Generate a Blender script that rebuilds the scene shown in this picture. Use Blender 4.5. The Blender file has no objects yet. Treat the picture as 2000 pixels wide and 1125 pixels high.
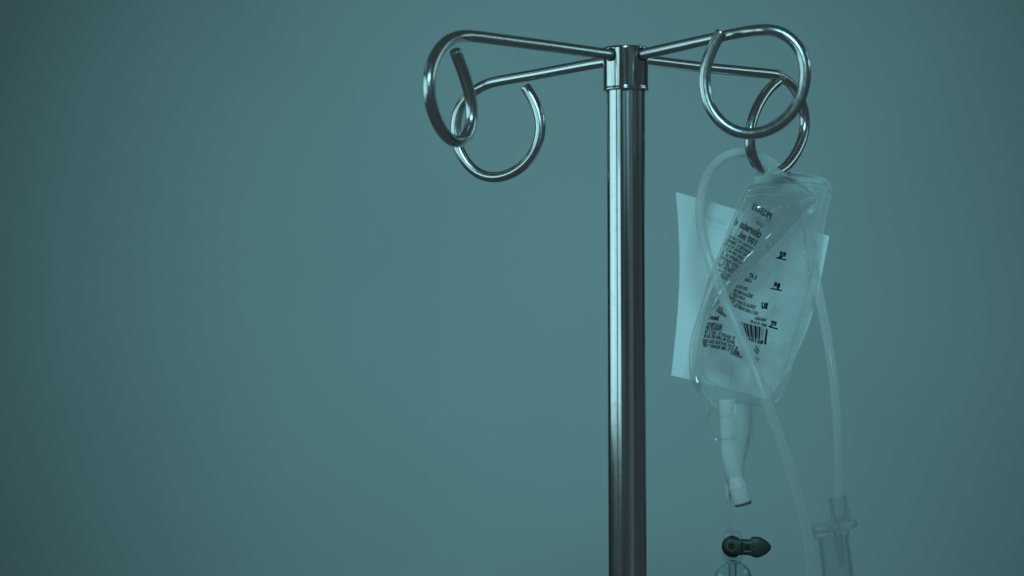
import bpy, bmesh, math, random
from mathutils import Vector, Matrix, noise
from mathutils.bvhtree import BVHTree
random.seed(7)
scene = bpy.context.scene
COL = scene.collection

# ------------------------------------------------------------------ camera
FPX = 4100.0                       # focal length in pixels of the 2000 px wide photograph
ROLL = math.radians(0.21)
CAM = Vector((-0.0758, -1.39, 1.60))
RIGHT = Vector((math.cos(ROLL), 0, -math.sin(ROLL)))
UP = Vector((math.sin(ROLL), 0, math.cos(ROLL)))
FWD = Vector((0, 1, 0))
cam_data = bpy.data.cameras.new('camera')
cam = bpy.data.objects.new('camera', cam_data)
COL.objects.link(cam)
M = Matrix((RIGHT, UP, -FWD)).transposed().to_4x4()
M.translation = CAM
cam.matrix_world = M
cam_data.sensor_width = 36.0
cam_data.lens = FPX / 2000 * 36.0
cam_data.clip_start = 0.05
cam_data.clip_end = 50
cam_data.dof.use_dof = True
cam_data.dof.focus_distance = 1.45
cam_data.dof.aperture_fstop = 8.0
scene.camera = cam

# ------------------------------------------------------------------ light
world = bpy.data.worlds.new('World')
scene.world = world
world.use_nodes = True
bg = world.node_tree.nodes['Background']
bg.inputs[0].default_value = (0.62, 0.92, 1.0, 1)
bg.inputs[1].default_value = 0.050


def look(o, target):
    o.rotation_euler = (Vector(target) - o.location).to_track_quat('-Z', 'Y').to_euler()


def area(name, loc, target, sx, sy, power, color, spread=180):
    d = bpy.data.lights.new(name, 'AREA')
    d.shape = 'RECTANGLE'
    d.size, d.size_y = sx, sy
    d.energy = power
    d.color = color
    d.spread = math.radians(spread)
    o = bpy.data.objects.new(name, d)
    COL.objects.link(o)
    o.location = loc
    look(o, target)
    return o


TEAL = (0.37, 0.93, 1.0)
PALE = (0.50, 0.95, 1.0)
# added spot; its falloff on the wall stands in for lens vignetting
sd = bpy.data.lights.new('vignette_spot', 'SPOT')
sd.energy = 596
sd.color = (0.345, 0.92, 1.0)
sd.spot_size = math.radians(23)
sd.spot_blend = 1.0
sd.shadow_soft_size = 0.4
so = bpy.data.objects.new('vignette_spot', sd)
COL.objects.link(so)
so.location = (-0.22, -3.6, 3.3)
look(so, (0.0, 1.6, 1.585))
# the window on the left, two lights with a mullion between them
area('window_light', (-0.98, -0.92, 1.77), (0, -0.02, 1.77), 0.42, 0.70, 0.56, PALE, 130)
area('window_light', (-1.30, -0.02, 1.77), (0, 0, 1.77), 1.32, 0.70, 1.72, PALE, 130)
# unseen area lights added for the highlight lines along the hook arms
area('arm_highlight_light', (1.55, 0.28, 2.13), (0, 0, 1.74), 1.3, 0.17, 0.40, PALE, 110)
area('arm_highlight_light', (1.50, 0.30, 2.42), (0, 0, 1.74), 1.3, 0.06, 0.14, PALE, 110)
area('arm_highlight_light', (-1.45, 0.35, 2.62), (0, 0, 1.74), 1.2, 0.10, 0.12, PALE, 110)
# weak panel added behind the camera for the faint bluish strip on the pole
area('pole_strip_light', (1.25, -2.7, 1.7), (0, 0, 1.65), 1.2, 1.9, 0.42, (0.5, 0.85, 1.0))

scene.view_settings.view_transform = 'Standard'
scene.view_settings.look = 'None'
scene.view_settings.exposure = 0.0
scene.view_settings.gamma = 1.0
scene.render.engine = 'CYCLES'
scene.cycles.max_bounces = 16
scene.cycles.transparent_max_bounces = 40
scene.cycles.transmission_bounces = 12
scene.cycles.caustics_reflective = False
scene.cycles.caustics_refractive = False
scene.cycles.sample_clamp_indirect = 3.0
scene.cycles.sample_clamp_direct = 3.0
scene.cycles.blur_glossy = 0.5
scene.cycles.use_denoising = True


# ------------------------------------------------------------------ helpers
def W(px, py, d):
    """pixel of the photograph + distance along the view axis -> world point"""
    return CAM + FWD * d + RIGHT * ((px - 1000) / FPX * d) + UP * ((562.5 - py) / FPX * d)


def mm(px, d=1.5):
    return px * d / FPX


def root(name, loc, label, cat, group=None):
    o = bpy.data.objects.new(name, None)
    o.empty_display_size = 0.02
    COL.objects.link(o)
    o.location = loc
    o['label'] = label
    o['category'] = cat
    if group:
        o['group'] = group
    return o


def origin_of(parent):
    v = Vector((0, 0, 0))
    while parent:
        v += parent.location
        parent = parent.parent
    return v


def mesh(name, verts, faces, mat, parent=None, smooth=True, label=None):
    off = origin_of(parent)
    me = bpy.data.meshes.new(name)
    me.from_pydata([tuple(Vector(v) - off) for v in verts], [], faces)
    me.update()
    if smooth:
        me.polygons.foreach_set('use_smooth', [True] * len(me.polygons))
    o = bpy.data.objects.new(name, me)
    COL.objects.link(o)
    o.parent = parent
    if mat:
        me.materials.append(mat)
    if label:
        o['label'] = label
    return o


def sharpen(bm):
    for e in bm.edges:
        e.smooth = len(e.link_faces) == 2 and e.calc_face_angle(0) < 0.7


def fix_normals(o):
    bm = bmesh.new()
    bm.from_mesh(o.data)
    bmesh.ops.recalc_face_normals(bm, faces=bm.faces)
    sharpen(bm)
    bm.to_mesh(o.data)
    bm.free()
    return o


def catmull(pts, n=8):
    P = [Vector(p) for p in pts]
    P = [P[0] * 2 - P[1]] + P + [P[-1] * 2 - P[-2]]
    out = []
    for i in range(1, len(P) - 2):
        p0, p1, p2, p3 = P[i - 1:i + 3]
        for k in range(n):
            t = k / n
            out.append(0.5 * ((2 * p1) + (p2 - p0) * t + (2 * p0 - 5 * p1 + 4 * p2 - p3) * t * t
                              + (3 * p1 - p0 - 3 * p2 + p3) * t ** 3))
    out.append(P[-2].copy())
    return out


def resample(pts, step):
    L = [0.0]
    for a, b in zip(pts, pts[1:]):
        L.append(L[-1] + (b - a).length)
    n = max(4, int(L[-1] / step))
    out, j = [], 0
    for i in range(n + 1):
        s = L[-1] * i / n
        while j < len(L) - 2 and L[j + 1] < s:
            j += 1
        f = (s - L[j]) / max(1e-9, L[j + 1] - L[j])
        out.append(pts[j].lerp(pts[j + 1], min(1, max(0, f))))
    return out


def relax(pts, it):
    P = [p.copy() for p in pts]
    for _ in range(it):
        Q = [p.copy() for p in P]
        for i in range(1, len(P) - 1):
            Q[i] = P[i] * 0.5 + (P[i - 1] + P[i + 1]) * 0.25
        P = Q
    return P


def sweep(pts, rad, seg=20, caps=True, bevel=0.0):
    """tube along pts; rad is a number or function of (0..1)"""
    rf = rad if callable(rad) else (lambda t: rad)
    n = len(pts)
    tang = []
    for i in range(n):
        a, b = pts[max(0, i - 1)], pts[min(n - 1, i + 1)]
        tang.append((b - a).normalized())
    ref = Vector((0, 0, 1)) if abs(tang[0].z) < 0.9 else Vector((1, 0, 0))
    nrm = (ref - tang[0] * ref.dot(tang[0])).normalized()
    stations = []
    for i in range(n):
        nrm = (nrm - tang[i] * nrm.dot(tang[i])).normalized()
        stations.append((pts[i], tang[i], nrm.copy(), rf(i / (n - 1))))
    if bevel:
        p, t, m, r = stations[0]
        stations[0] = (p + t * bevel, t, m, r)
        stations.insert(0, (p + t * bevel * .3, t, m, r - bevel * .3))
        stations.insert(0, (p, t, m, r - bevel))
        p, t, m, r = stations[-1]
        stations[-1] = (p - t * bevel, t, m, r)
        stations.append((p - t * bevel * .3, t, m, r - bevel * .3))
        stations.append((p, t, m, r - bevel))
    verts, faces = [], []
    for p, t, m, r in stations:
        b = t.cross(m)
        for k in range(seg):
            a = 2 * math.pi * k / seg
            verts.append(p + m * (r * math.cos(a)) + b * (r * math.sin(a)))
    for i in range(len(stations) - 1):
        for k in range(seg):
            k2 = (k + 1) % seg
            faces.append((i * seg + k, i * seg + k2, (i + 1) * seg + k2, (i + 1) * seg + k))
    if caps:
        faces.append(tuple(range(seg))[::-1])
        faces.append(tuple((len(stations) - 1) * seg + k for k in range(seg)))
    return verts, faces


def lathe(axis_p, axis_d, profile, seg=40, closed=False):
    """profile: list of (along axis, radius)"""
    d = Vector(axis_d).normalized()
    ref = Vector((0, 1, 0)) if abs(d.y) < 0.9 else Vector((1, 0, 0))
    m = (ref - d * ref.dot(d)).normalized()
    b = d.cross(m)
    verts, faces = [], []
    for h, r in profile:
        for k in range(seg):
            a = 2 * math.pi * k / seg
            verts.append(Vector(axis_p) + d * h + m * (r * math.cos(a)) + b * (r * math.sin(a)))
    n = len(profile)
    for i in range(n if closed else n - 1):
        i2 = (i + 1) % n
        for k in range(seg):
            k2 = (k + 1) % seg
            faces.append((i * seg + k, i2 * seg + k, i2 * seg + k2, i * seg + k2))
    if not closed:
        faces.append(tuple(range(seg)))
        faces.append(tuple((n - 1) * seg + k for k in range(seg))[::-1])
    return verts, faces


# ------------------------------------------------------------------ materials
def new_mat(name):
    m = bpy.data.materials.new(name)
    m.use_nodes = True
    nt = m.node_tree
    for nd in list(nt.nodes):
        nt.nodes.remove(nd)
    out = nt.nodes.new('ShaderNodeOutputMaterial')
    return m, nt, out


def principled(name, color, rough=0.5, metal=0.0, spec=0.5, ior=1.45):
    m, nt, out = new_mat(name)
    p = nt.nodes.new('ShaderNodeBsdfPrincipled')
    p.inputs['Base Color'].default_value = (*color, 1)
    p.inputs['Roughness'].default_value = rough
    p.inputs['Metallic'].default_value = metal
    p.inputs['Specular IOR Level'].default_value = spec
    nt.links.new(p.outputs[0], out.inputs[0])
    return m, nt, p


def math_node(nt, op, a, b=None):
    n = nt.nodes.new('ShaderNodeMath')
    n.operation = op
    for i, v in enumerate((a, b)):
        if v is None:
            continue
        if isinstance(v, (int, float)):
            n.inputs[i].default_value = v
        else:
            nt.links.new(v, n.inputs[i])
    return n.outputs[0]


def chrome(name, stretch, rough=0.13, streak=0.80):
    m, nt, p = principled(name, (0.70, 0.72, 0.73), rough, 1.0)
    tc = nt.nodes.new('ShaderNodeTexCoord')
    mp = nt.nodes.new('ShaderNodeMapping')
    mp.inputs['Scale'].default_value = stretch
    nt.links.new(tc.outputs['Object'], mp.inputs[0])
    n1 = nt.nodes.new('ShaderNodeTexNoise')
    n1.inputs['Scale'].default_value = 1.0
    n1.inputs['Detail'].default_value = 5
    nt.links.new(mp.outputs[0], n1.inputs['Vector'])
    r = nt.nodes.new('ShaderNodeMapRange')
    r.inputs['From Min'].default_value = 0.3
    r.inputs['From Max'].default_value = 0.75
    r.inputs['To Min'].default_value = rough * (0.55 if streak < .9 else .85)
    r.inputs['To Max'].default_value = rough * (1.6 if streak < .9 else 1.2)
    nt.links.new(n1.outputs[0], r.inputs[0])
    nt.links.new(r.outputs[0], p.inputs['Roughness'])
    # smudges and pits
    n2 = nt.nodes.new('ShaderNodeTexNoise')
    n2.inputs['Scale'].default_value = 160
    n2.inputs['Detail'].default_value = 6
    nt.links.new(tc.outputs['Object'], n2.inputs['Vector'])
    cr = nt.nodes.new('ShaderNodeValToRGB')
    cr.color_ramp.elements[0].position = 0.30
    cr.color_ramp.elements[0].color = (0.63, 0.648, 0.657, 1)
    cr.color_ramp.elements[1].position = 0.47
    cr.color_ramp.elements[1].color = (0.70, 0.72, 0.73, 1)
    nt.links.new(n2.outputs[0], cr.inputs[0])
    st = nt.nodes.new('ShaderNodeMapRange')
    st.inputs['From Min'].default_value = 0.35
    st.inputs['From Max'].default_value = 0.65
    st.inputs['To Min'].default_value = streak
    st.inputs['To Max'].default_value = 1.05
    nt.links.new(n1.outputs[0], st.inputs[0])
    mul = nt.nodes.new('ShaderNodeVectorMath')
    mul.operation = 'SCALE'
    nt.links.new(cr.outputs[0], mul.inputs[0])
    nt.links.new(st.outputs[0], mul.inputs['Scale'])
    nt.links.new(mul.outputs[0], p.inputs['Base Color'])
    bp = nt.nodes.new('ShaderNodeBump')
    bp.inputs['Strength'].default_value = 0.03 if streak < .9 else 0.0
    bp.inputs['Distance'].default_value = 0.0006
    nt.links.new(n1.outputs[0], bp.inputs['Height'])
    nt.links.new(bp.outputs[0], p.inputs['Normal'])
    return m


def film(name, m0, m1, tint=(0.97, 0.98, 0.98), gloss0=0.03, gloss1=0.45, rough=0.07, power=2.0, bump=0.0,
         bscale=90, white=(0.84, 0.86, 0.86), trans=0.45, haze=0.0, hscale=28):
    """thin milky plastic: see-through face on, denser at grazing angles"""
    m, nt, out = new_mat(name)
    lw = nt.nodes.new('ShaderNodeLayerWeight')
    lw.inputs['Blend'].default_value = 0.5
    f = lw.outputs['Facing']
    milk = math_node(nt, 'ADD', math_node(nt, 'MULTIPLY', math_node(nt, 'POWER', f, power), m1 - m0), m0)
    if haze:
        tch = nt.nodes.new('ShaderNodeTexCoord')
        nh = nt.nodes.new('ShaderNodeTexNoise')
        nh.inputs['Scale'].default_value = hscale
        nh.inputs['Detail'].default_value = 4
        nh.inputs['Distortion'].default_value = 1.5
        nt.links.new(tch.outputs['Object'], nh.inputs['Vector'])
        mr = nt.nodes.new('ShaderNodeMapRange')
        mr.inputs['From Min'].default_value = 0.42
        mr.inputs['From Max'].default_value = 0.72
        mr.inputs['To Min'].default_value = 0.0
        mr.inputs['To Max'].default_value = haze
        nt.links.new(nh.outputs[0], mr.inputs[0])
        milk = math_node(nt, 'ADD', milk, mr.outputs[0])
    glos = math_node(nt, 'ADD', math_node(nt, 'MULTIPLY', math_node(nt, 'POWER', f, 4.0), gloss1), gloss0)
    tr = nt.nodes.new('ShaderNodeBsdfTransparent')
    tr.inputs[0].default_value = (*tint, 1)
    df = nt.nodes.new('ShaderNodeBsdfDiffuse')
    df.inputs[0].default_value = (*white, 1)
    tl = nt.nodes.new('ShaderNodeBsdfTranslucent')
    tl.inputs[0].default_value = (*white, 1)
    mx = nt.nodes.new('ShaderNodeMixShader')
    mx.inputs[0].default_value = trans
    nt.links.new(df.outputs[0], mx.inputs[1])
    nt.links.new(tl.outputs[0], mx.inputs[2])
    m1n = nt.nodes.new('ShaderNodeMixShader')
    nt.links.new(milk, m1n.inputs[0])
    nt.links.new(tr.outputs[0], m1n.inputs[1])
    nt.links.new(mx.outputs[0], m1n.inputs[2])
    gl = nt.nodes.new('ShaderNodeBsdfGlossy')
    gl.inputs['Roughness'].default_value = rough
    gl.inputs[0].default_value = (0.95, 0.95, 0.95, 1)
    m2n = nt.nodes.new('ShaderNodeMixShader')
    nt.links.new(glos, m2n.inputs[0])
    nt.links.new(m1n.outputs[0], m2n.inputs[1])
    nt.links.new(gl.outputs[0], m2n.inputs[2])
    nt.links.new(m2n.outputs[0], out.inputs[0])
    if bump:
        tc = nt.nodes.new('ShaderNodeTexCoord')
        n = nt.nodes.new('ShaderNodeTexNoise')
        n.inputs['Scale'].default_value = bscale
        n.inputs['Detail'].default_value = 3
        n.inputs['Distortion'].default_value = 0.8
        nt.links.new(tc.outputs['Object'], n.inputs['Vector'])
        b = nt.nodes.new('ShaderNodeBump')
        b.inputs['Strength'].default_value = bump
        b.inputs['Distance'].default_value = 0.004
        nt.links.new(n.outputs[0], b.inputs['Height'])
        nt.links.new(b.outputs[0], gl.inputs['Normal'])
    return m


def clear(name, edge=0.80, milk=0.025, milk1=0.12, power=3.0, gloss0=0.03):
    """thin clear hard plastic: darker only where one looks along its wall"""
    m = film(name, milk, milk1, gloss0=gloss0, gloss1=0.5, rough=0.04)
    nt = m.node_tree
    lw = [n for n in nt.nodes if n.type == 'LAYER_WEIGHT'][0]
    tr = [n for n in nt.nodes if n.type == 'BSDF_TRANSPARENT'][0]
    mx = nt.nodes.new('ShaderNodeMix')
    mx.data_type = 'RGBA'
    mx.inputs[6].default_value = (0.97, 0.98, 0.98, 1)
    mx.inputs[7].default_value = (edge, edge, edge, 1)
    nt.links.new(math_node(nt, 'POWER', lw.outputs['Facing'], power), mx.inputs[0])
    nt.links.new(mx.outputs[2], tr.inputs[0])
    return m


def glass(name, rough=0.02, col=(0.95, 0.97, 0.97), ior=1.42):
    m, nt, out = new_mat(name)
    g = nt.nodes.new('ShaderNodeBsdfGlass')
    g.inputs['Color'].default_value = (*col, 1)
    g.inputs['Roughness'].default_value = rough
    g.inputs['IOR'].default_value = ior
    nt.links.new(g.outputs[0], out.inputs[0])
    return m


MAT = {}
MAT['pole'] = chrome('polished_steel_tube', (620, 620, 6), 0.15, 0.86)
MAT['rod'] = chrome('polished_steel_rod', (300, 300, 300), 0.205, 0.98)
MAT['collar'] = chrome('polished_steel_collar', (700, 700, 40), 0.10)
MAT['socket'] = principled('arm_notch_shade', (0.03, 0.03, 0.03), 0.6, 0.6)[0]  # dark ring colour stands in for the shaded notch round each arm
MAT['bag'] = film("clear_bag_film", 0.06, 0.58, tint=(0.935, 0.945, 0.95), gloss0=0.085, gloss1=0.3, rough=0.11, bump=0.10, bscale=40, power=1.6, haze=0.07, white=(0.92, 0.94, 0.94))
MAT['bag2'] = film("hazy_bag_film", 0.12, 0.52, tint=(0.945, 0.955, 0.96), gloss0=0.010, gloss1=0.2, rough=0.2, bump=0.10, bscale=40, power=1.6, haze=0.26, white=(0.95, 0.97, 0.98))
MAT['seam'] = film('welded_film_edge', 0.26, 0.70, power=1.0, gloss0=0.02, gloss1=0.15, rough=0.3, white=(0.92, 0.94, 0.94))
MAT['tab'] = film('hanger_film', 0.60, 0.75, bump=0.3, bscale=120)
MAT['tube'] = film('milky_tube_plastic', 0.16, 0.88, gloss0=0.010, gloss1=0.03, rough=0.22, power=1.1, trans=0.5, white=(0.95, 0.97, 0.97))
MAT['port'] = film('milky_port_plastic', 0.70, 0.80, gloss0=0.015, gloss1=0.08, rough=0.3, white=(0.93, 0.95, 0.96), trans=0.35)
MAT['cap'] = film('frosted_cap_plastic', 0.82, 0.86, gloss0=0.015, gloss1=0.08, rough=0.35, white=(0.93, 0.95, 0.96), trans=0.3)
MAT['stem'] = film('clear_spike_plastic', 0.12, 0.5, power=1.2)
MAT['glass'] = glass('clear_hard_plastic')
MAT['clear'] = clear('clear_moulded_plastic')
MAT['topseam'] = film('glossy_top_weld', 0.22, 0.60, gloss0=0.07, gloss1=0.3, rough=0.12, white=(0.92, 0.94, 0.94))
MAT['tape'] = film('crumpled_clear_tape', 0.22, 0.6, gloss0=0.08, bump=0.8, bscale=300)
MAT['ink'] = principled('black_print', (0.004, 0.004, 0.004), 0.5, 0, 0.3)[0]
MAT['faint'] = principled('print_showing_through', (0.66, 0.68, 0.68), 0.7, 0, 0.1)[0]
MAT['black'] = principled('black_plastic', (0.045, 0.044, 0.044), 0.45)[0]
MAT['black2'] = principled('matt_black_and_recess_shade', (0.006, 0.006, 0.006), 0.6)[0]  # valve seat black; on the lever it paints the shade of hollows
MAT['ring'] = principled('lighter_black_plastic', (0.085, 0.085, 0.088), 0.42)[0]  # a lighter black for the pivot ring and pin boss
MAT['grey'] = principled('grey_slot_plastic', (0.22, 0.22, 0.22), 0.5)[0]

# paper
m, nt, out = new_mat('white_paper')
df = nt.nodes.new('ShaderNodeBsdfDiffuse')
tl = nt.nodes.new('ShaderNodeBsdfTranslucent')
mx = nt.nodes.new('ShaderNodeMixShader')
mx.inputs[0].default_value = 0.12
tc = nt.nodes.new('ShaderNodeTexCoord')
nz = nt.nodes.new('ShaderNodeTexNoise')
nz.inputs['Scale'].default_value = 400
nz.inputs['Detail'].default_value = 4
nt.links.new(tc.outputs['Object'], nz.inputs['Vector'])
cr = nt.nodes.new('ShaderNodeValToRGB')
cr.color_ramp.elements[0].color = (0.82, 0.83, 0.85, 1)
cr.color_ramp.elements[1].color = (0.88, 0.89, 0.91, 1)
nt.links.new(nz.outputs[0], cr.inputs[0])
nt.links.new(cr.outputs[0], df.inputs[0])
nt.links.new(cr.outputs[0], tl.inputs[0])
nt.links.new(df.outputs[0], mx.inputs[1])
nt.links.new(tl.outputs[0], mx.inputs[2])
nt.links.new(mx.outputs[0], out.inputs[0])
MAT['paper'] = m

# painted wall
m, nt, p = principled('painted_wall', (0.43, 0.44, 0.44), 0.85, 0, 0.2)
tc = nt.nodes.new('ShaderNodeTexCoord')
nz = nt.nodes.new('ShaderNodeTexNoise')
nz.inputs['Scale'].default_value = 3.0
nz.inputs['Detail'].default_value = 8
nt.links.new(tc.outputs['Object'], nz.inputs['Vector'])
cr = nt.nodes.new('ShaderNodeValToRGB')
cr.color_ramp.elements[0].position = 0.3
cr.color_ramp.elements[0].color = (0.365, 0.373, 0.377, 1)
cr.color_ramp.elements[1].position = 0.7
cr.color_ramp.elements[1].color = (0.390, 0.398, 0.402, 1)
nt.links.new(nz.outputs[0], cr.inputs[0])
nt.links.new(cr.outputs[0], p.inputs['Base Color'])
nf = nt.nodes.new('ShaderNodeTexNoise')
nf.inputs['Scale'].default_value = 260
nf.inputs['Detail'].default_value = 3
nt.links.new(tc.outputs['Object'], nf.inputs['Vector'])
bp = nt.nodes.new('ShaderNodeBump')
bp.inputs['Strength'].default_value = 0.25
bp.inputs['Distance'].default_value = 0.002
nt.links.new(nf.outputs[0], bp.inputs['Height'])
nt.links.new(bp.outputs[0], p.inputs['Normal'])
MAT['wall'] = m

# ------------------------------------------------------------------ setting
YW = 1.6
wall = mesh('wall', [(-4, YW, 0), (4, YW, 0), (4, YW, 3.2), (-4, YW, 3.2),
                     (-4, YW + .1, 0), (4, YW + .1, 0), (4, YW + .1, 3.2), (-4, YW + .1, 3.2)],
            [(0, 1, 2, 3), (5, 4, 7, 6), (4, 0, 3, 7), (1, 5, 6, 2), (3, 2, 6, 7), (4, 5, 1, 0)], MAT['wall'], smooth=False)
wall['kind'] = 'structure'

# ------------------------------------------------------------------ infusion stand
stand = root('infusion_stand', (0, 0, 0), 'shiny steel infusion pole with four curled hooks on its top collar', 'infusion stand')
Z0 = CAM.z
RP = 0.01271
v, f = lathe((0, 0, 0), (0, 0, 1), [(0, RP), (Z0 + .150, RP)], 64)
o = mesh('pole', v, f, MAT['pole'], stand)
fix_normals(o)
ct, cb = Z0 + .1592, Z0 + .1300
RC = 0.01485
prof = [(ct - .0015, .0085), (ct - .0006, .0105), (ct - .0006, RC - .0022), (ct, RC - .0017), (ct - .0001, RC - .0009),
        (ct - .0006, RC - .0002), (ct - .0014, RC), (ct - .0018, RC), (cb + .0030, RC), (cb + .0022, RC), (cb + .0016, RC + .0004), (cb + .0006, RC + .0004),
        (cb, RC - .0001), (cb, RP + .0007), (cb + .004, RP + .0006), (cb + .005, RP - .001)]
v, f = lathe((0, 0, 0), (0, 0, 1), prof, 64)
o = mesh('collar', v, f, MAT['collar'], stand)
fix_normals(o)

RR = 0.0037


def crop(ox, oy, s, pts):
    return [(ox + x / s, oy + y / s) for x, y in pts]


def on_plane(px, py, q, u):
    """ray of a pixel meets the vertical plane through q with horizontal direction u"""
    dirv = FWD + RIGHT * ((px - 1000) / FPX) + UP * ((562.5 - py) / FPX)
    n = Vector((u[1], -u[0], 0))
    t = (Vector(q) - CAM).dot(n) / dirv.dot(n)
    return CAM + dirv * t


def hook_path(pix, nbend, arm_u, hook_u):
    """first nbend+1 pixels lie in the vertical plane of the arm, the others in the plane of the curl"""
    L = math.hypot(*arm_u)
    arm_u = (arm_u[0] / L, arm_u[1] / L)
    P = [on_plane(x, y, (0, 0, 0), arm_u) for x, y in pix[:nbend + 1]]
    q = P[-1]
    P += [on_plane(x, y, q, hook_u) for x, y in pix[nbend + 1:]]
    z = P[0].z
    start = Vector((arm_u[0] * .006, arm_u[1] * .006, z))
    P = [start] + P
    return P


C1 = (800, 30, 3.2146)
C2 = (1160, 30, 3.4083)
FL = crop(*C1, [(1180, 236), (900, 197), (560, 152), (400, 131), (330, 128), (258, 150), (200, 195), (153, 270), (127, 350),
                (119, 430), (126, 525), (150, 620), (190, 705), (240, 770), (292, 797), (340, 783), (374, 740), (391, 680),
                (393, 620), (388, 550), (374, 470), (347, 385), (318, 305), (285, 222)])
BL = crop(*C1, [(1190, 298), (800, 370), (600, 405), (500, 425), (430, 455), (370, 500), (320, 560), (292, 640), (286, 730),
                (302, 820), (340, 905), (395, 970), (460, 1010), (535, 1022), (620, 1003), (710, 950), (778, 870), (815, 780),
                (825, 690), (815, 620), (790, 550), (757, 492), (725, 445)])
FR = crop(*C2, [(310, 262), (560, 206), (800, 153), (1000, 113), (1100, 97), (1190, 95), (1270, 120), (1340, 180), (1388, 250),
                (1409, 340), (1406, 430), (1386, 530), (1340, 620), (1270, 700), (1170, 765), (1050, 795), (950, 780), (860, 730),
                (790, 650), (750, 560), (734, 460), (736, 370), (757, 290), (790, 210), (822, 152), (850, 108)])
BR = crop(*C2, [(380, 305), (700, 344), (1000, 374), (1180, 392), (1250, 412), (1320, 468), (1365, 540), (1395, 620), (1407, 705),
                (1396, 800), (1362, 890), (1312, 970), (1250, 1035), (1175, 1063), (1108, 1035), (1062, 970), (1038, 885),
                (1035, 800), (1050, 710), (1087, 610), (1138, 525), (1180, 475), (1226, 440)])


def cs(deg):
    return math.cos(math.radians(deg)), math.sin(math.radians(deg))


hooks = []
c, s = cs(65)
hooks.append(('front left', hook_path(FL, 4, (-1, -1), (-c, -s))))
c, s = cs(18)
hooks.append(('back left', hook_path(BL, 3, (-1, 1), (-c, s))))
c, s = cs(15)
hooks.append(('front right', hook_path(FR, 4, (1, -1), (c, -s))))
c, s = cs(52)
hooks.append(('back right', hook_path(BR, 3, (1, 1), (c, s))))
HK = {}
hook_labels = {
    'front left': 'narrow-looking steel hook curled down at the far left end',
    'back left': 'wide round steel hook hanging lower left behind the others',
    'front right': 'large round steel hook at upper right crossing its own arm',
    'back right': 'steel hook that carries the infusion bags, taped at its bend'}
for nm, P in hooks:
    path = relax(resample(catmull(P, 10), 0.0015), 30)
    HK[nm] = path
    v, f = sweep(path, RR, 24, True, bevel=0.0007)
    o = fix_normals(mesh('hook', v, f, MAT['rod'], stand, label=hook_labels[nm]))
    u = (path[6] - path[0]).normalized()
    u.z = 0
    u.normalize()
    base = Vector((0, 0, path[0].z + (path[8].z - path[0].z) * .6)) + u * (RC - .0012)
    v, f = lathe(base, u, [(0, RR + .0004), (.0010, RR + .0009), (.0016, RR + .0007), (.0019, RR + .0001)], 28)
    mesh('weld_collar', v, f, MAT['socket'], o)

# clear tape wrapped round the bend of the back right hook
pth = HK['back right']
target = W(1531, 157, 1.505)
i0 = min(range(len(pth) // 2), key=lambda i: (pth[i] - target).length)
seg_pts = resample(pth[i0 - 3:i0 + 4], 0.0006)


def tape_r(t):
    return RR + .0005 + .0007 * abs(noise.noise(Vector((t * 9, 3.1, 0)))) * 2


v, f = sweep(seg_pts, tape_r, 20, False)
for k in range(len(v)):
    v[k] = v[k] + noise.noise_vector(v[k] * 420) * .0006
tape = mesh('tape', v, f, MAT['tape'], stand, label='bit of crumpled clear tape on the hook bend')


# ------------------------------------------------------------------ bags
def interp(pts, t):
    n = len(pts) - 1
    x = min(max(t, 0), 1) * n
    i = min(int(x), n - 1)
    u = x - i
    p1, p2 = Vector(pts[i]), Vector(pts[i + 1])
    p0 = Vector(pts[i - 1]) if i else p1 * 2 - p2
    p3 = Vector(pts[i + 2]) if i + 2 <= n else p2 * 2 - p1
    return 0.5 * ((2 * p1) + (p2 - p0) * u + (2 * p0 - 5 * p1 + 4 * p2 - p3) * u * u + (3 * p1 - p0 - 3 * p2 + p3) * u ** 3)


def smooth(a, b, x):
    x = min(1, max(0, (x - a) / (b - a)))
    return x * x * (3 - 2 * x)


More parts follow.
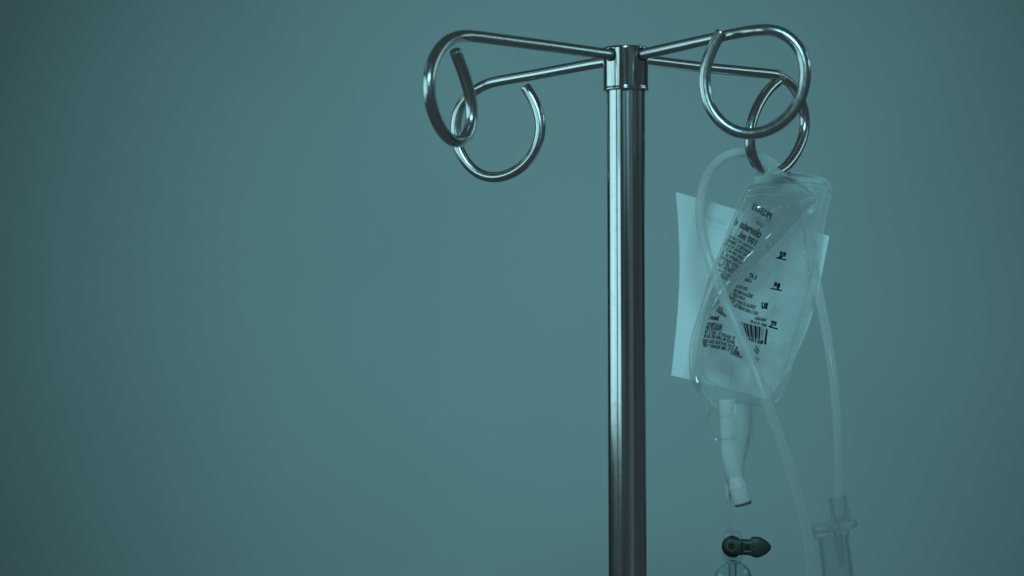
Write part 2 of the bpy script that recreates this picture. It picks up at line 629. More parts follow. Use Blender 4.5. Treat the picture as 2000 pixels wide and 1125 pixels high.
def bag_body(name, L, R, depth, thick, parent, weld=0.06, wr=0.0012, seed=0.0, nS=56, nT=110, top=None, creases=(), mat='bag'):
    """two welded films, filled: pillow between the two side outlines"""
    F, B = [], []
    for j in range(nT + 1):
        t = j / nT
        l, r = interp(L, t), interp(R, t)
        for i in range(nS + 1):
            s = i / nS
            p = l.lerp(r, s)
            if top:
                p = p + Vector((0, top(s) * (1 - smooth(0, .12, t))))
            e = min(s, 1 - s)
            q = 0.0
            if e > weld:
                a = (s - weld) / (1 - 2 * weld)
                q = (1 - (2 * a - 1) ** 2) ** 0.55
            et = (1 - (1 - smooth(.045, .17, t)) ** 1.5) * (1 - smooth(.90, .975, t) ** 1.5) if True else 1
            h = thick(t) * q * et
            d = depth(s, t)
            w0 = W(p.x, p.y, d)
            k = min(1, h / .003)
            n1 = noise.fractal(Vector((w0.x * 42 + seed, w0.z * 26, seed)), 1.0, 2.0, 3)
            n2 = noise.fractal(Vector((w0.x * 42 - seed, w0.z * 26, seed + 9)), 1.0, 2.0, 3)
            cz = 0.0
            for (ax, ay, bx, by, wid, amp) in creases:
                a2, b2 = Vector((ax, ay)), Vector((bx, by))
                ab = b2 - a2
                tt = min(1, max(0, (p - a2).dot(ab) / ab.length_squared))
                dist = (p - (a2 + ab * tt)).length
                cz += amp * math.exp(-(dist / wid) ** 2) * math.sin(math.pi * min(1, max(0.12, tt)))
            flut = .0006 * noise.noise(Vector((w0.x * 60, w0.z * 60, seed + 3)))
            F.append(W(p.x, p.y, d - h - .00025 + k * (wr * n1 + cz) + flut))
            B.append(W(p.x, p.y, d + h + .00025 + k * wr * n2 + flut))
    cols = nS + 1
    N = len(F)
    faces = []
    for j in range(nT):
        for i in range(nS):
            a = j * cols + i
            faces.append((a, a + cols, a + cols + 1, a + 1))
            faces.append((N + a, N + a + 1, N + a + cols + 1, N + a + cols))
    ring = [i for i in range(cols)] + [j * cols + nS for j in range(1, nT + 1)] + \
           [nT * cols + i for i in range(nS - 1, -1, -1)] + [j * cols for j in range(nT - 1, 0, -1)]
    for a, b in zip(ring, ring[1:] + ring[:1]):
        faces.append((a, b, N + b, N + a))
    o = mesh(name, F + B, faces, MAT[mat], parent)
    fix_normals(o)
    bvh = BVHTree.FromPolygons([tuple(x) for x in F + B], faces)
    outline = [(F[i] + B[i]) / 2 for i in ring]
    return o, bvh, outline


def hit(bvh, px, py, last=False):
    dirv = (FWD + RIGHT * ((px - 1000) / FPX) + UP * ((562.5 - py) / FPX)).normalized()
    loc, nrm, idx, dist = bvh.ray_cast(CAM, dirv)
    if loc is None:
        return None
    if not last:
        return loc - dirv * .0003
    best = loc
    for _ in range(6):
        l2, n2, i2, d2 = bvh.ray_cast(best + dirv * .0004, dirv)
        if l2 is None:
            break
        best = l2
    return best + dirv * .0003


_font_cache = {}


def text_mesh(body, bold):
    key = (body, bold)
    if key in _font_cache:
        return _font_cache[key]
    cu = bpy.data.curves.new('print', 'FONT')
    cu.body = body
    cu.resolution_u = 2
    cu.offset = bold
    cu.space_character = 1.0 + bold * 1.6
    ob = bpy.data.objects.new('print', cu)
    COL.objects.link(ob)
    me = bpy.data.meshes.new_from_object(ob)
    vs = [v.co.copy() for v in me.vertices]
    fs = [tuple(p.vertices) for p in me.polygons]
    bpy.data.objects.remove(ob)
    bpy.data.curves.remove(cu)
    bpy.data.meshes.remove(me)
    _font_cache[key] = (vs, fs)
    return vs, fs


def put_print(verts2d, faces, bvh, parent, mat, name, last=False, label=None):
    pts, ok, fallback = [], [], None
    for x, y in verts2d:
        h = hit(bvh, x, y, last)
        ok.append(h is not None)
        pts.append(h if h is not None else Vector((0, 0, 0)))
    faces = [f for f in faces if all(ok[i] for i in f)]
    used = sorted({i for f in faces for i in f})
    if not used:
        return None
    mp = {u: k for k, u in enumerate(used)}
    return mesh(name, [pts[i] for i in used], [tuple(mp[i] for i in f) for f in faces], mat, parent, False, label)


def write(body, path, cap, bvh, parent, mat=None, bold=0.012, last=False, up=None, name='printed_line'):
    """lay a line of lettering on a film: path = base line in pixels (start of the word first), cap = capital height in pixels"""
    vs, fs = text_mesh(body, bold)
    if not vs:
        return
    x0 = min(v.x for v in vs)
    x1 = max(v.x for v in vs)
    out = []
    P = [Vector(p) for p in path]
    for v in vs:
        a = (v.x - x0) / (x1 - x0)
        if len(P) == 2:
            b = P[0].lerp(P[1], a)
            tg = P[1] - P[0]
        else:
            b = interp([tuple(p) for p in P], a)
            tg = interp([tuple(p) for p in P], a + .01) - interp([tuple(p) for p in P], a - .01)
        if up:
            u = Vector(up).normalized()
        else:
            tg = tg.normalized()
            u = Vector((tg.y, -tg.x))
        out.append(b + u * (v.y / 0.69 * cap))
    return put_print(out, fs, bvh, parent, mat or MAT['ink'], name, last)


def quad_print(quads, bvh, parent, name, mat=None, last=False, sub=4):
    vs, fs = [], []
    for q in quads:
        a, b, c2, d = [Vector(x) for x in q]
        base = len(vs)
        for i in range(sub + 1):
            t = i / sub
            vs += [a.lerp(d, t), b.lerp(c2, t)]
        for i in range(sub):
            k = base + i * 2
            fs.append((k, k + 1, k + 3, k + 2))
    return put_print(vs, fs, bvh, parent, mat or MAT['ink'], name, last)


def film_sheet(name, rows, mat, parent, hole=None, n=26, label=None):
    """rows: list of rows of (px, py, depth); smooth sheet through them"""
    grid = []
    rr = [[Vector(p) for p in r] for r in rows]
    dense = []
    for r in rr:
        dense.append([interp3(r, i / n) for i in range(n + 1)])
    for j in range(n + 1):
        grid.append([interp3([dense[k][i] for k in range(len(dense))], j / n) for i in range(n + 1)])
    V, Fc = [], []
    for j in range(n + 1):
        for i in range(n + 1):
            V.append(W(*grid[j][i]))
    for j in range(n):
        for i in range(n):
            c = (grid[j][i] + grid[j + 1][i + 1]) / 2
            if hole and (c.x - hole[0]) ** 2 + (c.y - hole[1]) ** 2 < hole[2] ** 2:
                continue
            a = j * (n + 1) + i
            Fc.append((a, a + 1, a + n + 2, a + n + 1))
    o = mesh(name, V, Fc, mat, parent, label=label)
    so_ = o.modifiers.new('thickness', 'SOLIDIFY')
    so_.thickness = 0.0003
    so_.offset = 0
    return o, grid


def interp3(pts, t):
    n = len(pts) - 1
    if n == 1:
        return pts[0].lerp(pts[1], t)
    x = min(max(t, 0), 1) * n
    i = min(int(x), n - 1)
    u = x - i
    p1, p2 = pts[i], pts[i + 1]
    p0 = pts[i - 1] if i else p1 * 2 - p2
    p3 = pts[i + 2] if i + 2 <= n else p2 * 2 - p1
    return 0.5 * ((2 * p1) + (p2 - p0) * u + (2 * p0 - 5 * p1 + 4 * p2 - p3) * u * u + (3 * p1 - p0 - 3 * p2 + p3) * u ** 3)


def bead(name, pts, r, mat, parent, closed=False, label=None):
    P = [p.copy() for p in pts]
    if closed:
        P.append(P[0])
    P = relax(resample(P, .0012), 3)
    v, f = sweep(P, r, 8, True)
    return mesh(name, v, f, mat, parent, label=label)


# ---- bag behind: faces the camera, with the scale and the bar code
DB = 1.530
LB = [(1500, 350), (1478, 380), (1455, 420), (1430, 470), (1408, 520), (1390, 570), (1376, 620), (1366, 670), (1364, 710),
      (1369, 745), (1380, 775), (1402, 800)]
RB = [(1606, 345), (1623, 372), (1613, 420), (1606, 470), (1600, 520), (1590, 570), (1576, 620), (1561, 670), (1549, 710),
      (1538, 745), (1527, 775), (1496, 803)]
bagB = root('infusion_bag', W(1450, 803, DB), 'larger clear infusion bag behind, printed with a bar code and volume scale',
            'infusion bag')
creB = [(1395, 690, 1480, 800, 9, .0016), (1500, 700, 1560, 640, 7, -.0014), (1470, 730, 1520, 790, 7, .0015),
        (1540, 560, 1590, 520, 8, .0012), (1500, 640, 1560, 720, 8, .0013), (1510, 740, 1545, 690, 6, -.0012),
        (1412, 640, 1412, 700, 6, -.001), (1560, 440, 1600, 520, 8, .0012), (1470, 770, 1515, 790, 5, -.0012)]
bodyB, bvhB, outB = bag_body('bag_film', LB, RB, lambda s, t: DB + .006 * (s - .5) - .004 * math.sin(t * 3), lambda t: .0085 + .002 * math.sin(t * 3.0),
                             bagB, weld=.055, wr=.0011, seed=4.2, creases=creB, mat='bag2')
bead('weld_seam', outB, .00042, MAT['seam'], bodyB, True)

# ---- bag in front: seen from its back, its print reads mirrored
DA = 1.494
LA = [(1471, 352), (1455, 371), (1443, 395), (1434, 420), (1424, 445), (1412, 475), (1400, 505), (1389, 533), (1379, 560), (1371, 590),
      (1362, 620), (1352, 650), (1347, 680), (1346, 710), (1349, 740), (1360, 768)]
RA = [(1553, 350), (1593, 381), (1588, 398), (1568, 421), (1545, 446), (1520, 472), (1490, 500), (1464, 529), (1440, 555), (1416, 580),
      (1395, 604), (1381, 630), (1373, 656), (1368, 690), (1369, 730), (1373, 768)]
bagA = root('infusion_bag', W(1366, 768, DA), 'smaller twisted clear infusion bag in front, its print reading mirrored', 'infusion bag')
creA = [(1450, 560, 1520, 475, 5, .0014), (1400, 560, 1440, 470, 5, -.0014), (1560, 440, 1585, 395, 5, .0012),
        (1395, 600, 1450, 545, 4, -.001), (1490, 480, 1500, 460, 4, .0012), (1406, 520, 1418, 482, 3.5, -.0018),
        (1398, 540, 1408, 505, 3.0, .0016), (1462, 376, 1500, 372, 4, -.0016), (1530, 400, 1548, 420, 5, -.0018)]
bodyA, bvhA, outA = bag_body('bag_film', LA, RA, lambda s, t: DA + .012 * (s - .5) * (1 - t) + .004 * t,
                             lambda t: .0098 * (1 - smooth(.35, .75, t)) + .0022, bagA, weld=.05, wr=.0013, seed=1.7,
                             top=lambda s: -6 * math.sin(math.pi * s), creases=creA)
bead('weld_seam', outA, .00042, MAT['seam'], bodyA, True)

# hanger tabs on the hook
tabA, gA = film_sheet('hanger_tab', [
    [(1489, 312, 1.4900), (1503, 318, 1.4880), (1520, 329, 1.4880), (1534, 340, 1.4895)],
    [(1480, 332, 1.4900), (1500, 333, 1.4865), (1524, 340, 1.4865), (1545, 348, 1.4900)],
    [(1471, 353, 1.4885), (1497, 350, 1.4870), (1526, 348, 1.4890), (1556, 352, 1.4960)],
    [(1467, 361, 1.4880), (1497, 357, 1.4880), (1528, 355, 1.4920), (1562, 360, 1.4980)]], MAT['tab'], bagA, hole=(1486, 328, 6))
n = len(gA) - 1
bead('tab_edge', [W(*gA[j][0]) for j in range(n, -1, -1)] + [W(*gA[0][i]) for i in range(1, n + 1)] + [W(*gA[j][n]) for j in range(1, n + 1)],
     .0004, MAT['seam'], tabA)
tabB, gB = film_sheet('hanger_tab', [
    [(1533, 333, 1.519), (1550, 338, 1.524), (1570, 340, 1.527), (1590, 343, 1.529)],
    [(1520, 345, 1.524), (1548, 345, 1.527), (1575, 346, 1.529), (1604, 349, 1.530)],
    [(1510, 357, 1.528), (1545, 356, 1.529), (1578, 356, 1.530), (1612, 360, 1.531)]], MAT['tab'], bagB)
n = len(gB) - 1
bead('tab_edge', [W(*gB[0][i]) for i in range(n + 1)], .00045, MAT['seam'], tabB)
# little lug on the shoulder of each bag
for par, pts, bd in ((bagA, [(1576, 366, 1.497), (1586, 372, 1.496), (1592, 383, 1.496), (1586, 394, 1.497)], None),
                     (bagB, [(1600, 347, 1.531), (1612, 352, 1.530), (1620, 362, 1.530), (1624, 374, 1.530)], None)):
    bead('shoulder_seam', [W(*p) for p in catmull([Vector(p) for p in pts], 6)], .0011, MAT['seam'], par)
# inner weld lines
for par, bvh, L, R, w in ((bodyA, bvhA, LA, RA, .05), (bodyB, bvhB, LB, RB, .055)):
    for side in (w + .012, 1 - w - .03):
        pl = []
        for j in range(8, 94):
            t = j / 100
            p = interp(L, t).lerp(interp(R, t), side)
            h = hit(bvh, p.x, p.y)
            if h is not None:
                pl.append(h)
        bead('inner_weld', pl, .00028, MAT['seam'], par)
    for t0 in (.05, .085):
        pl = []
        for j in range(8, 93):
            sx = j / 100
            t = t0 + .035 * (abs(2 * sx - 1) ** 4)
            p = interp(L, t).lerp(interp(R, t), sx)
            if par is bodyA:
                p = p + Vector((0, -6 * math.sin(math.pi * sx) * (1 - smooth(0, .12, t))))
            h = hit(bvh, p.x, p.y)
            if h is not None:
                pl.append(h)
        bead('inner_weld', pl, .0003, MAT['seam'], par)

def fold(px_pts, r, mat, par, bvh, lift=0.0):
    pl = []
    for p in catmull([Vector((a, b)) for a, b in px_pts], 8):
        h = hit(bvh, p.x, p.y)
        if h is not None:
            pl.append(h)
    P = relax(resample(pl, .0012), 3)
    v_, f_ = sweep(P, lambda t: r * (.25 + .75 * math.sin(math.pi * min(1, max(0, t))) ** .6), 10, True)
    return mesh('fold_line', v_, f_, mat, par)


MAT['fold'] = film('creased_film', 0.30, 0.45, gloss0=0.02, gloss1=0.1, rough=0.25, white=(0.94, 0.96, 0.96))
K7 = (1330, 680, 5.626)
fold(crop(*K7, [(212, 20), (216, 150), (240, 270), (300, 350), (400, 410), (490, 440), (525, 420), (552, 340), (562, 250), (545, 130), (530, 60)]),
     .00035, clear('fold_shadow', .6, .0, .05, 1.0, .01), bodyB, bvhB)
for pts, r in (([(1497, 640), (1525, 690), (1548, 706)], .0007), ([(1502, 726), (1530, 716), (1552, 700)], .0008), ([(1478, 735), (1500, 752), (1512, 778)], .0007),
               ([(1506, 782), (1516, 790), (1524, 776)], .0009), ([(1440, 775), (1470, 786), (1500, 789)], .0007), ([(1540, 480), (1572, 500), (1588, 540)], .0007),
               ([(1530, 610), (1538, 640), (1535, 665)], .0007), ([(1418, 655), (1424, 670), (1422, 690)], .0005)):
    fold(pts, r, MAT['fold'], bodyB, bvhB)
for pts, r in (([(1494, 468), (1500, 462), (1508, 468), (1512, 476)], .0005), ([(1494, 469), (1499, 480), (1500, 488), (1506, 480)], .0005),
               ([(1420, 445), (1428, 444), (1431, 458)], .0005), ([(1440, 548), (1452, 530), (1456, 515)], .0007)):
    fold(pts, r, MAT['fold'], bodyA, bvhA)
for par, pts in ((bodyA, [(1455, 369, 1.4885), (1472, 357, 1.488), (1505, 349, 1.489), (1545, 352, 1.494), (1572, 364, 1.497), (1592, 380, 1.499)]),
                 (bodyB, [(1545, 342, 1.527), (1575, 343, 1.529), (1604, 347, 1.531), (1618, 360, 1.531), (1623, 374, 1.531)])):
    P = relax(resample(catmull([W(*p) for p in pts], 8), .001), 4)
    v, f = sweep(P, lambda t: .0004 + .0007 * math.sin(math.pi * t), 12, True)
    mesh('top_seam', v, f, MAT['topseam'], par)

# air bubbles caught in the twisted foot of the front bag
for bx, by, br in ((1388.3, 556, 2.0), (1386.3, 560, 1.7), (1392, 565.5, 1.9), (1389, 603, 1.6), (1406, 549, 1.8)):
    h = hit(bvhA, bx, by)
    if h is not None:
        v, f = lathe(h + Vector((0, mm(br), -mm(br))), (0, 0, 1), [(mm(br) * (1 - math.cos(math.pi * k / 10)), mm(br) * max(.02, math.sin(math.pi * k / 10))) for k in range(11)], 16)
        fix_normals(mesh('air_bubble', v, f, MAT['clear'], bodyA))

# ---- print on the front bag (far film, mirrored)
K1 = (1390, 380, 9.371)
K2 = (1370, 460, 9.371)
UPA = (0.40, -0.92)
for body, k, a, b, cap, bold in [
    ('PR25655', K1, (1075, 455), (722, 258), 105, .06),
    ('LOTE', K1, (930, 600), (808, 532), 52, .06),
    ('cloreto d', K1, (890, 800), (398, 535), 122, .078),
    ('100 mL', K1, (798, 938), (468, 752), 98, .078),
    ('SISTEMA FECHADO', K1, (752, 1022), (302, 772), 46, .05),
    ('MANTER A TEMPER', K1, (702, 1088), (262, 842), 50, .078),
    ('USO ADULTO E PE', K2, (846, 402), (415, 165), 50, .078),
    ('CADA 100 mL C', K2, (790, 468), (438, 262), 50, .078),
    ('CLORETO DE S', K2, (738, 532), (372, 338), 50, .078),
    ('AGUA PARA IN', K2, (684, 600), (345, 415), 50, .078),
    ('CLO   CITO', K2, (636, 658), (385, 520), 50, .078),
    ('OSM NATRI', K2, (575, 697), (300, 550), 50, .078),
    ('SOL CL IMAL', K2, (520, 765), (296, 640), 50, .078),
    ('SOLUCO', K2, (470, 826), (326, 742), 50, .078),
]:
    (p0, p1) = crop(*k, [a, b])
    write(body, [p0, p1], cap * 1.06 / k[2], bvhA, bodyA, bold=bold, last=True, up=UPA)

# ---- print on the bag behind
Q1 = (1350, 570, 7.5)
Q2 = (1410, 580, 8.036)
Q3 = (1380, 480, 9.38)
Q6 = (1480, 460, 3.125)
for body, k, pts, cap, bold in [
    ('icei', Q1, [(262, 395), (400, 418)], 62, .062),
    ('HOSPITALAR', Q1, [(232, 490), (455, 525)], 44, .062),
    ('NRI DUNANT', Q1, [(212, 545), (450, 575)], 44, .062),
    ('001 E 1204   57 INDAIA 73', Q1, [(196, 605), (400, 635), (635, 705)], 42, .062),
    ('49.351.786 /0001-00 BRASIL', Q1, [(182, 665), (400, 695), (640, 770)], 42, .062),
    ('RESP LUIZ GUSTAVO RICCI 20', Q1, [(170, 738), (420, 770), (680, 850)], 42, .062),
    ('TER & HAFLEX SÃO 37 P VENC', Q1, [(160, 795), (440, 840), (712, 920)], 42, .062),
    ('CLINSTER IN', Q1, [(565, 905), (735, 978)], 38, .062),
    ('CONT. ME', Q1, [(385, 250), (450, 285)], 40, .062),
    ('CONSERVAR', Q1, [(355, 275), (505, 380)], 38, .062),
    ('MANTIDO FORA DO ALCANCE', Q2, [(70, 15), (300, 120), (520, 192)], 48, .062),
    ('INCL EXTERNO PARA O USO', Q2, [(110, 100), (330, 212), (562, 290)], 46, .062),
    ('US', Q2, [(612, 172), (716, 188)], 78, .09),
    ('AZB10307', Q2, [(512, 352), (698, 390)], 40, .062),
    ('08 05 01 336B', Q2, [(442, 402), (698, 470)], 38, .062),
    ('410128', Q2, [(352, 668), (640, 742)], 52, .062),
    ('75', Q2, [(752, 452), (846, 478)], 72, .09),
    ('TA $', Q3, [(770, 570), (905, 618)], 68, .07),
    ('ÚNICA', Q3, [(690, 640), (822, 678)], 52, .062),
    ('LA DO USO', Q3, [(530, 755), (742, 825)], 52, .062),
    ('DE INDICAÇÕES', Q3, [(490, 840), (660, 905), (836, 962)], 54, .062),
    ('/  VIDE BULA', Q3, [(430, 905), (697, 1002)], 52, .062),
    ('25', Q6, [(127, 129), (166, 141)], 30, .10),
    ('50', Q6, [(94, 316), (134, 325)], 28, .10),
    ('VENC', Q2, [(482, 985), (562, 1022)], 48, .06),
]:
    path = crop(*k, pts)
    write(body, path, cap * 1.10 / k[2], bvhB, bodyB, bold=bold)


def bar(k, a, b, th, name):
    (p0, p1) = crop(*k, [a, b])
    p0, p1 = Vector(p0), Vector(p1)
    t = (p1 - p0).normalized()
    u = Vector((-t.y, t.x)) * (th / k[2] / 2)
    quad_print([[p0 - u, p1 - u, p1 + u, p0 + u]], bvhB, bodyB, name, sub=2)


bar(Q2, (728, 462), (876, 503), 24, 'scale_mark')
bar(Q6, (110, 134), (175, 150), 9, 'scale_mark')
bar(Q6, (78, 322), (146, 336), 9, 'scale_mark')
bar(Q2, (500, 1030), (522, 1068), 24, 'printed_mark')
# bar code
TLb, TRb = Vector((245, 378)), Vector((722, 498))
BLb, BRb = Vector((300, 605)), Vector((694, 690))
bars = [(0.0, .018), (.05, .035), (.11, .02), (.15, .02), (.19, .06), (.265, .075), (.355, .03), (.40, .03), (.43, .05), (.495, .03),
        (.545, .03), (.575, .055), (.645, .035), (.70, .06), (.79, .014), (.83, .014), (.875, .014)]
quads = []
for a, wd in bars:
    q = [TLb.lerp(TRb, a), TLb.lerp(TRb, a + wd), BLb.lerp(BRb, a + wd) + Vector((0, -8)), BLb.lerp(BRb, a) + Vector((0, -8))]
    quads.append(crop(*Q2, q))
quads.append(crop(*Q2, [TLb.lerp(TRb, .945), TRb, BRb + Vector((0, 58)), BRb + Vector((-36, 50))]))
quad_print(quads, bvhB, bodyB, 'bar_code', sub=6)
# small recycling mark: arrow-headed triangle outline
tri = [(545, 770), (588, 850), (560, 868), (552, 895), (540, 868), (508, 838)]
tq = []
for a, b in zip(tri, tri[1:] + tri[:1]):
    a, b = Vector(a), Vector(b)
    t = (b - a).normalized()
    u = Vector((-t.y, t.x)) * 5.5
    tq.append(crop(*Q2, [a - u - t * 4, b - u + t * 4, b + u + t * 4, a + u - t * 4]))
tq.append(crop(*Q2, [(540, 805), (552, 808), (556, 860), (546, 858)]))
quad_print(tq, bvhB, bodyB, 'recycling_mark', sub=2)
write('1', crop(*Q2, [(538, 848), (556, 852)]), 36 / 8.036, bvhB, bodyB, bold=.01, name='recycling_number')

# ---- film skirt and ports below the bags
K7 = (1330, 680, 5.626)
e1 = crop(*K7, [(112, 345), (150, 440), (178, 515), (240, 560), (286, 610), (296, 690), (272, 800), (282, 890), (335, 980), (425, 1050)])
e2 = crop(*K7, [(190, 350), (215, 420), (250, 490), (290, 550), (325, 600), (350, 650), (375, 710), (400, 760), (420, 850), (450, 960)])
sk, g = film_sheet('film_skirt', [[(x, y, 1.508 + .004 * math.sin(i)) for i, (x, y) in enumerate(e1)],
                                  [((a[0] + b[0]) / 2, (a[1] + b[1]) / 2, 1.512) for a, b in zip(e1, e2)],
                                  [(x, y, 1.515) for x, y in e2]], film('skirt_film', .12, .45), bagA)
n = len(g) - 1
bead('skirt_edge', [W(*g[0][i]) for i in range(n + 1)], .00035, MAT['seam'], sk)
bead('skirt_edge', [W(*g[n][i]) for i in range(int(n * .62))], .00035, MAT['seam'], sk)
e3 = crop(*K7, [(740, 690), (775, 780), (805, 860), (800, 960), (795, 1060), (785, 1115)])
e4 = crop(*K7, [(700, 690), (735, 780), (755, 860), (735, 960), (745, 1060), (765, 1110)])
sk2, g = film_sheet('film_skirt', [[(x, y, 1.522) for x, y in e3], [(x, y, 1.525) for x, y in e4]], film('skirt_film_thin', .03, .25), bagB)
bead('skirt_edge', [W(*g[0][i]) for i in range(len(g))][int(len(g) * .7):], .0004, MAT['seam'], sk2)


def px_lathe(name, a, b, prof, mat, parent, seg=36, closed=False, label=None):
    """profile (fraction along a->b, radius in px), a and b = (px,py,depth)"""
    A, B = W(*a), W(*b)
    Ln = (B - A).length
    v, f = lathe(A, B - A, [(h * Ln, mm(r, a[2])) for h, r in prof], seg, closed)
    return fix_normals(mesh(name, v, f, mat, parent, label=label))




def px_sweep(name, pts, rad, mat, parent, seg=32, label=None):
    P = resample(catmull([W(*p) for p in pts], 8), .0008)
    v_, f_ = sweep(P, lambda t: mm(interp([(r, 0) for r in rad], t)[0], pts[0][2]), seg, True)
    return fix_normals(mesh(name, v_, f_, mat, parent, label=label))


port1 = px_sweep('outlet_port', [(1420, 792, 1.514), (1420.5, 825, 1.514), (1422.5, 865, 1.514), (1429, 902, 1.514), (1439, 938, 1.514)],
                 [16.6, 15.4, 15.4, 15.4, 15.8, 16.6, 16.4, 15.2, 13.4], MAT['port'], bagA)
px_lathe('port_collar', (1419.5, 780, 1.514), (1420.5, 812, 1.514), [(0, 15), (.06, 17), (.9, 17.4), (1, 16.4)], MAT['port'], port1)
px_lathe('port_collar', (1422, 848, 1.514), (1422.6, 858, 1.514), [(0, 16), (.2, 17.2), (.8, 17.2), (1, 16)], MAT['stem'], port1)
px_lathe('port_cap', (1436, 931, 1.514), (1450.5, 981, 1.514),
         [(0, 13.8), (.05, 14.6), (.28, 16.6), (.40, 18.9), (.41, 17.4), (.46, 17.6), (.93, 18.4), (1.0, 17.6)], MAT['cap'], port1)
px_lathe('cap_end', (1450.4, 980.6, 1.514), (1452, 986.5, 1.514), [(0, 17.4), (.75, 16.8), (1, 15.5)], film('cap_end_plastic', .7, .7, white=(.22, .23, .23)), port1)
port2 = px_sweep('outlet_port', [(1453.5, 786, 1.530), (1452, 830, 1.530), (1448, 868, 1.530), (1441, 902, 1.530), (1433, 935, 1.530)],
                 [14, 15.5, 15, 14.5, 13.5, 12], MAT['port'], bagB)

px_sweep('port_sleeve', [(1435, 788, 1.521), (1436, 826, 1.521), (1432.5, 866, 1.520), (1432.5, 902, 1.518), (1435.5, 934, 1.516)],
         [28, 33, 33.5, 31, 28, 25.5, 23, 20, 17], film('cloudy_sleeve', .52, .68, gloss0=.01, gloss1=.06, rough=.3, white=(.93, .95, .96)), bagB)

# ------------------------------------------------------------------ paper
paper = root('paper_sheet', W(1430, 760, 1.56), 'plain white paper sheet hanging behind the infusion bags', 'paper')
TL, TR, BLc, BRc = Vector((1320, 375)), Vector((1620, 461)), Vector((1311, 733)), Vector((1546, 790))
nu, nv = 40, 48
V, Fc = [], []
lefts = [(1320, 375), (1324, 430), (1327, 490), (1327, 545), (1324, 600), (1319, 660), (1311, 733)]
rights = [(1620, 461), (1610, 510), (1600, 560), (1588, 610), (1570, 660), (1541, 722), (1502, 779)]
for j in range(nv + 1):
    t = j / nv
    l, r = interp(lefts, t), interp(rights, t)
    for i in range(nu + 1):
        s = i / nu
        p = l.lerp(r, s)
        d = 1.556 + .010 * (1 - s) ** 2 + .004 * s + .003 * math.sin(t * 3.1) * (1 - s) + .0012 * noise.noise(Vector((s * 3, t * 4, 2)))
        V.append(W(p.x, p.y, d))
for j in range(nv):
    for i in range(nu):
        a = j * (nu + 1) + i
        Fc.append((a, a + 1, a + nu + 2, a + nu + 1))
sheet = mesh('sheet', V, Fc, MAT['paper'], paper)
bvhP = BVHTree.FromPolygons([tuple(x) for x in V], Fc)
K8 = (1300, 360, 4.6875)
write('DE SUR', crop(*K8, [(535, 372), (350, 318)]), 44 / 4.6875, bvhP, sheet, MAT['faint'], .02, up=(0.2, -0.98), name='show_through_print')
for a, b in (((100, 168), (640, 310)), ((350, 360), (560, 425)), ((120, 690), (400, 765)), ((110, 300), (260, 338)), ((105, 1070), (330, 1130))):
    p0, p1 = [Vector(x) for x in crop(*K8, [a, b])]
    u = Vector((-.26, .97)) * .45
    quad_print([[p0 - u, p1 - u, p1 + u, p0 + u]], bvhP, sheet, 'show_through_rule', MAT['faint'], sub=2)

# ------------------------------------------------------------------ tubing looped over the hook
line = root('infusion_line', W(1584, 1140, 1.44), 'milky infusion tube looped behind the hook and ending in a clear drip chamber', 'infusion tube')
tp = [(1583, 1200, 1.44), (1584, 1140, 1.44), (1583, 1100, 1.44), (1577, 1045, 1.44), (1562, 980, 1.44), (1540, 905, 1.442), (1516, 835, 1.445),
      (1490, 765, 1.448), (1463, 692, 1.455), (1437, 632, 1.462), (1414, 582, 1.466), (1393, 530, 1.468), (1377, 480, 1.472), (1368, 430, 1.482),
      (1369, 387, 1.497), (1380, 347, 1.512), (1403, 314, 1.528), (1440, 298, 1.542), (1478, 303, 1.552), (1512, 322, 1.555),
      (1546, 356, 1.556), (1570, 402, 1.553), (1582, 452, 1.548), (1588, 505, 1.545), (1597, 562, 1.540), (1609, 622, 1.533),
      (1620, 685, 1.525), (1629, 752, 1.520), (1635, 825, 1.516), (1637, 900, 1.513), (1638, 960, 1.512), (1641, 1012, 1.512)]
path = relax(resample(catmull([W(*p) for p in tp], 8), .002), 8)
v, f = sweep(path, lambda t: .0036 + .0005 * smooth(.55, .15, t) if False else .0034 + .0004 * (1 - smooth(.1, .45, t)), 24, True)
tube = mesh('tube', v, f, MAT['tube'], line)
v, f = sweep(path, .0024, 20, True)
mesh('tube_bore', v, f, film('fluid_bore', .10, .75, gloss0=.0, gloss1=.02, rough=.3, power=1.2, trans=.5, white=(.95, .97, .97)), tube)
# connector cup
px_lathe('connector_cup', (1635, 970, 1.512), (1643, 1018, 1.512),
         [(0, 14.6), (0, 17.4), (.5, 17.6), (.55, 18.2), (1, 18.8), (1, 10), (.93, 10), (.93, 13.2), (.4, 13.6)], MAT['clear'], line, closed=True)
px_lathe('chamber_flange', (1628, 1021, 1.512), (1630, 1034, 1.512), [(0, 10), (0, 43), (.2, 45), (.8, 45), (1, 43), (1, 10)], MAT['clear'], line, closed=True, seg=56)
px_lathe('chamber_flange', (1623, 1036, 1.512), (1624.5, 1049, 1.512), [(0, 8), (0, 33), (.2, 35), (.8, 35), (1, 33), (1, 8)], film('flange_plastic', .10, .4), line, closed=True, seg=56)
px_lathe('drip_chamber', (1627, 1048, 1.512), (1650, 1230, 1.512),
         [(0, 27), (.0, 29.5), (.35, 30), (1, 30.5), (1, 27), (.35, 27), (.03, 26.5)], MAT['clear'], line, closed=True, seg=56)
px_lathe('drip_nozzle', (1636, 1040, 1.512), (1645, 1106, 1.512), [(0, 9), (.35, 8.6), (.85, 6.2), (1, 5), (1, 2.4), (.85, 3.2), (.35, 6), (0, 6.4)], MAT['clear'], line, closed=True)

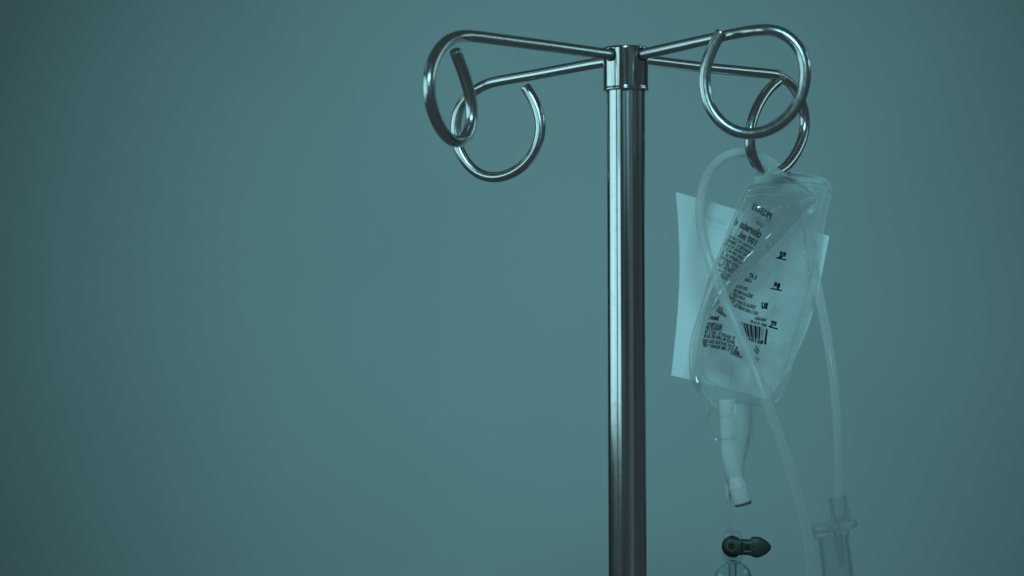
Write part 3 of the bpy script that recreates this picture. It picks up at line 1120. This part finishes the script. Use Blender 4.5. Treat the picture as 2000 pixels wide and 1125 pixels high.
# ------------------------------------------------------------------ spike, valve and chamber under the port
DV = 1.530
valve = root('infusion_set', W(1430, 1132, DV), 'black lever valve on a clear spike above a round drip chamber', 'infusion set')
px_lathe('spike', (1426, 905, DV), (1422.5, 974, DV), [(0, 9), (.6, 9.4), (.85, 6.5), (1, 4.2)], MAT['port'], valve)
px_lathe('stem', (1424, 965, DV), (1424.5, 1036, DV), [(0, 4.2), (.2, 4.6), (.8, 4.0), (1, 3.6)], MAT['stem'], valve)
px_lathe('stem_joint', (1424.5, 1028, DV), (1424.5, 1050, DV), [(0, 4), (.25, 5.2), (.4, 4.4), (.6, 6.5), (1, 7)], MAT['clear'], valve)
px_lathe('valve_housing', (1431, 1038, DV), (1431, 1096, DV), [(0, 14), (.03, 17), (.12, 18), (.5, 21), (.95, 19), (1, 17)], film('clear_housing', .05, .4, gloss1=.5), valve)
# disc of the valve, axis towards the camera
A = W(1428, 1067, DV - .0065)
B = W(1429, 1067, DV - .0125)
v, f = lathe(W(1430, 1067, DV - .005), (0, -1, 0), [(0, mm(21)), (.004, mm(21)), (.0055, mm(20))], 48)
fix_normals(mesh('valve_seat', v, f, MAT['black2'], valve))
KV = (1380, 920, 5.487)
outl = crop(*KV, [(215, 715), (260, 712), (350, 728), (440, 730), (474, 728), (480, 706), (520, 702), (565, 706), (610, 726), (655, 755), (685, 790),
                  (692, 815), (685, 845), (650, 882), (610, 908), (565, 926), (525, 930), (490, 916), (460, 904), (400, 900), (340, 900), (270, 898),
                  (225, 880), (195, 845), (185, 805), (192, 760)])
ol = [Vector((p.x, p.y)) for p in [Vector((a, b)) for a, b in outl]]


def extrude_px(name, poly, d0, d1, mat, parent, bev=1.2, rd=.0012):
    n_ = len(poly)
    cx = sum(p[0] for p in poly) / n_
    cy = sum(p[1] for p in poly) / n_
    rings = []
    for dd, k in ((d1, 0), (d0 + rd, 0), (d0 + rd * .6, bev * .12), (d0 + rd * .3, bev * .35), (d0 + rd * .1, bev * .65), (d0, bev)):
        ring = []
        for i, p in enumerate(poly):
            a, b = Vector(poly[i - 1]), Vector(poly[(i + 1) % n_])
            t = (b - a).normalized()
            nn = Vector((-t.y, t.x))
            if nn.dot(Vector((cx, cy)) - Vector(p)) < 0:
                nn = -nn
            q = Vector(p) + nn * k
            ring.append(W(q.x, q.y, dd))
        rings.append(ring)
    V_ = [x for r in rings for x in r]
    F_ = []
    for r in range(len(rings) - 1):
        for i in range(n_):
            j = (i + 1) % n_
            F_.append((r * n_ + i, r * n_ + j, (r + 1) * n_ + j, (r + 1) * n_ + i))
    F_.append(tuple(range(n_)))
    F_.append(tuple((len(rings) - 1) * n_ + i for i in range(n_))[::-1])
    return fix_normals(mesh(name, V_, F_, mat, parent))


DL = DV - .0160
lever = extrude_px('lever', ol, DL, DL + .0065, MAT['black'], valve, 5.0, .0028)
for nm, c, r, mt, lift in (('pivot_ring', (268, 806), 62, MAT['ring'], .0009), ('pivot_shade_disc', (266, 806), 40, MAT['black2'], .0011),
                           ('pin_boss', (505, 810), 38, MAT['ring'], .0014), ('pin_shade_disc', (502, 810), 19, MAT['black2'], .0016)):  # inner discs sit proud; their black stands in for shade in the holes
    (x, y), = crop(*KV, [c])
    rr = r / KV[2]
    v, f = lathe(W(x, y, DL + .0005), (0, -1, 0), [(0, mm(rr)), (lift, mm(rr)), (.0005 + lift, mm(rr * .9))], 32)
    fix_normals(mesh(nm, v, f, mt, lever))
for nm, (x0, y0, x1, y1), mt in (('shade_plate', (362, 762, 394, 858), MAT['black2']), ('slot', (400, 765, 480, 777), MAT['grey']),
                                 ('slot', (400, 854, 480, 866), MAT['grey']), ('shade_plate', (404, 782, 468, 848), MAT['black2'])):  # black plates are raised, with the shade of a hollow in their colour
    q = crop(*KV, [(x0, y0), (x1, y0), (x1, y1), (x0, y1)])
    extrude_px(nm, q, DL - .0004, DL + .001, mt, lever, .3)
# round drip chamber
r0 = 38.0
prof = []
for k in range(0, 15):
    a = math.radians(8 + 82 * k / 14)
    prof.append((1 - math.cos(a), math.sin(a)))
outer = [(h * r0, r * r0) for h, r in prof] + [(150, 37)]
inner = [(150, 34.6)] + [(2.2 + h * (r0 - 2.2), r * (r0 - 2.4)) for h, r in prof[::-1]]
tot = 150.0
px_lathe('drip_chamber', (1431, 1094, DV), (1431, 1244, DV), [(h / tot, r) for h, r in outer + inner], MAT['glass'], valve, 56, True)
px_lathe('chamber_neck', (1431, 1086, DV), (1431, 1101, DV), [(0, 11), (.1, 14), (.5, 13), (1, 15), (1, 9), (0, 8)], MAT['clear'], valve, closed=True)
px_lathe('drip_nozzle', (1431, 1100, DV), (1431, 1150, DV), [(0, 9), (.5, 8), (1, 4), (1, 2), (.5, 5.5), (0, 6)], MAT['glass'], valve, closed=True)
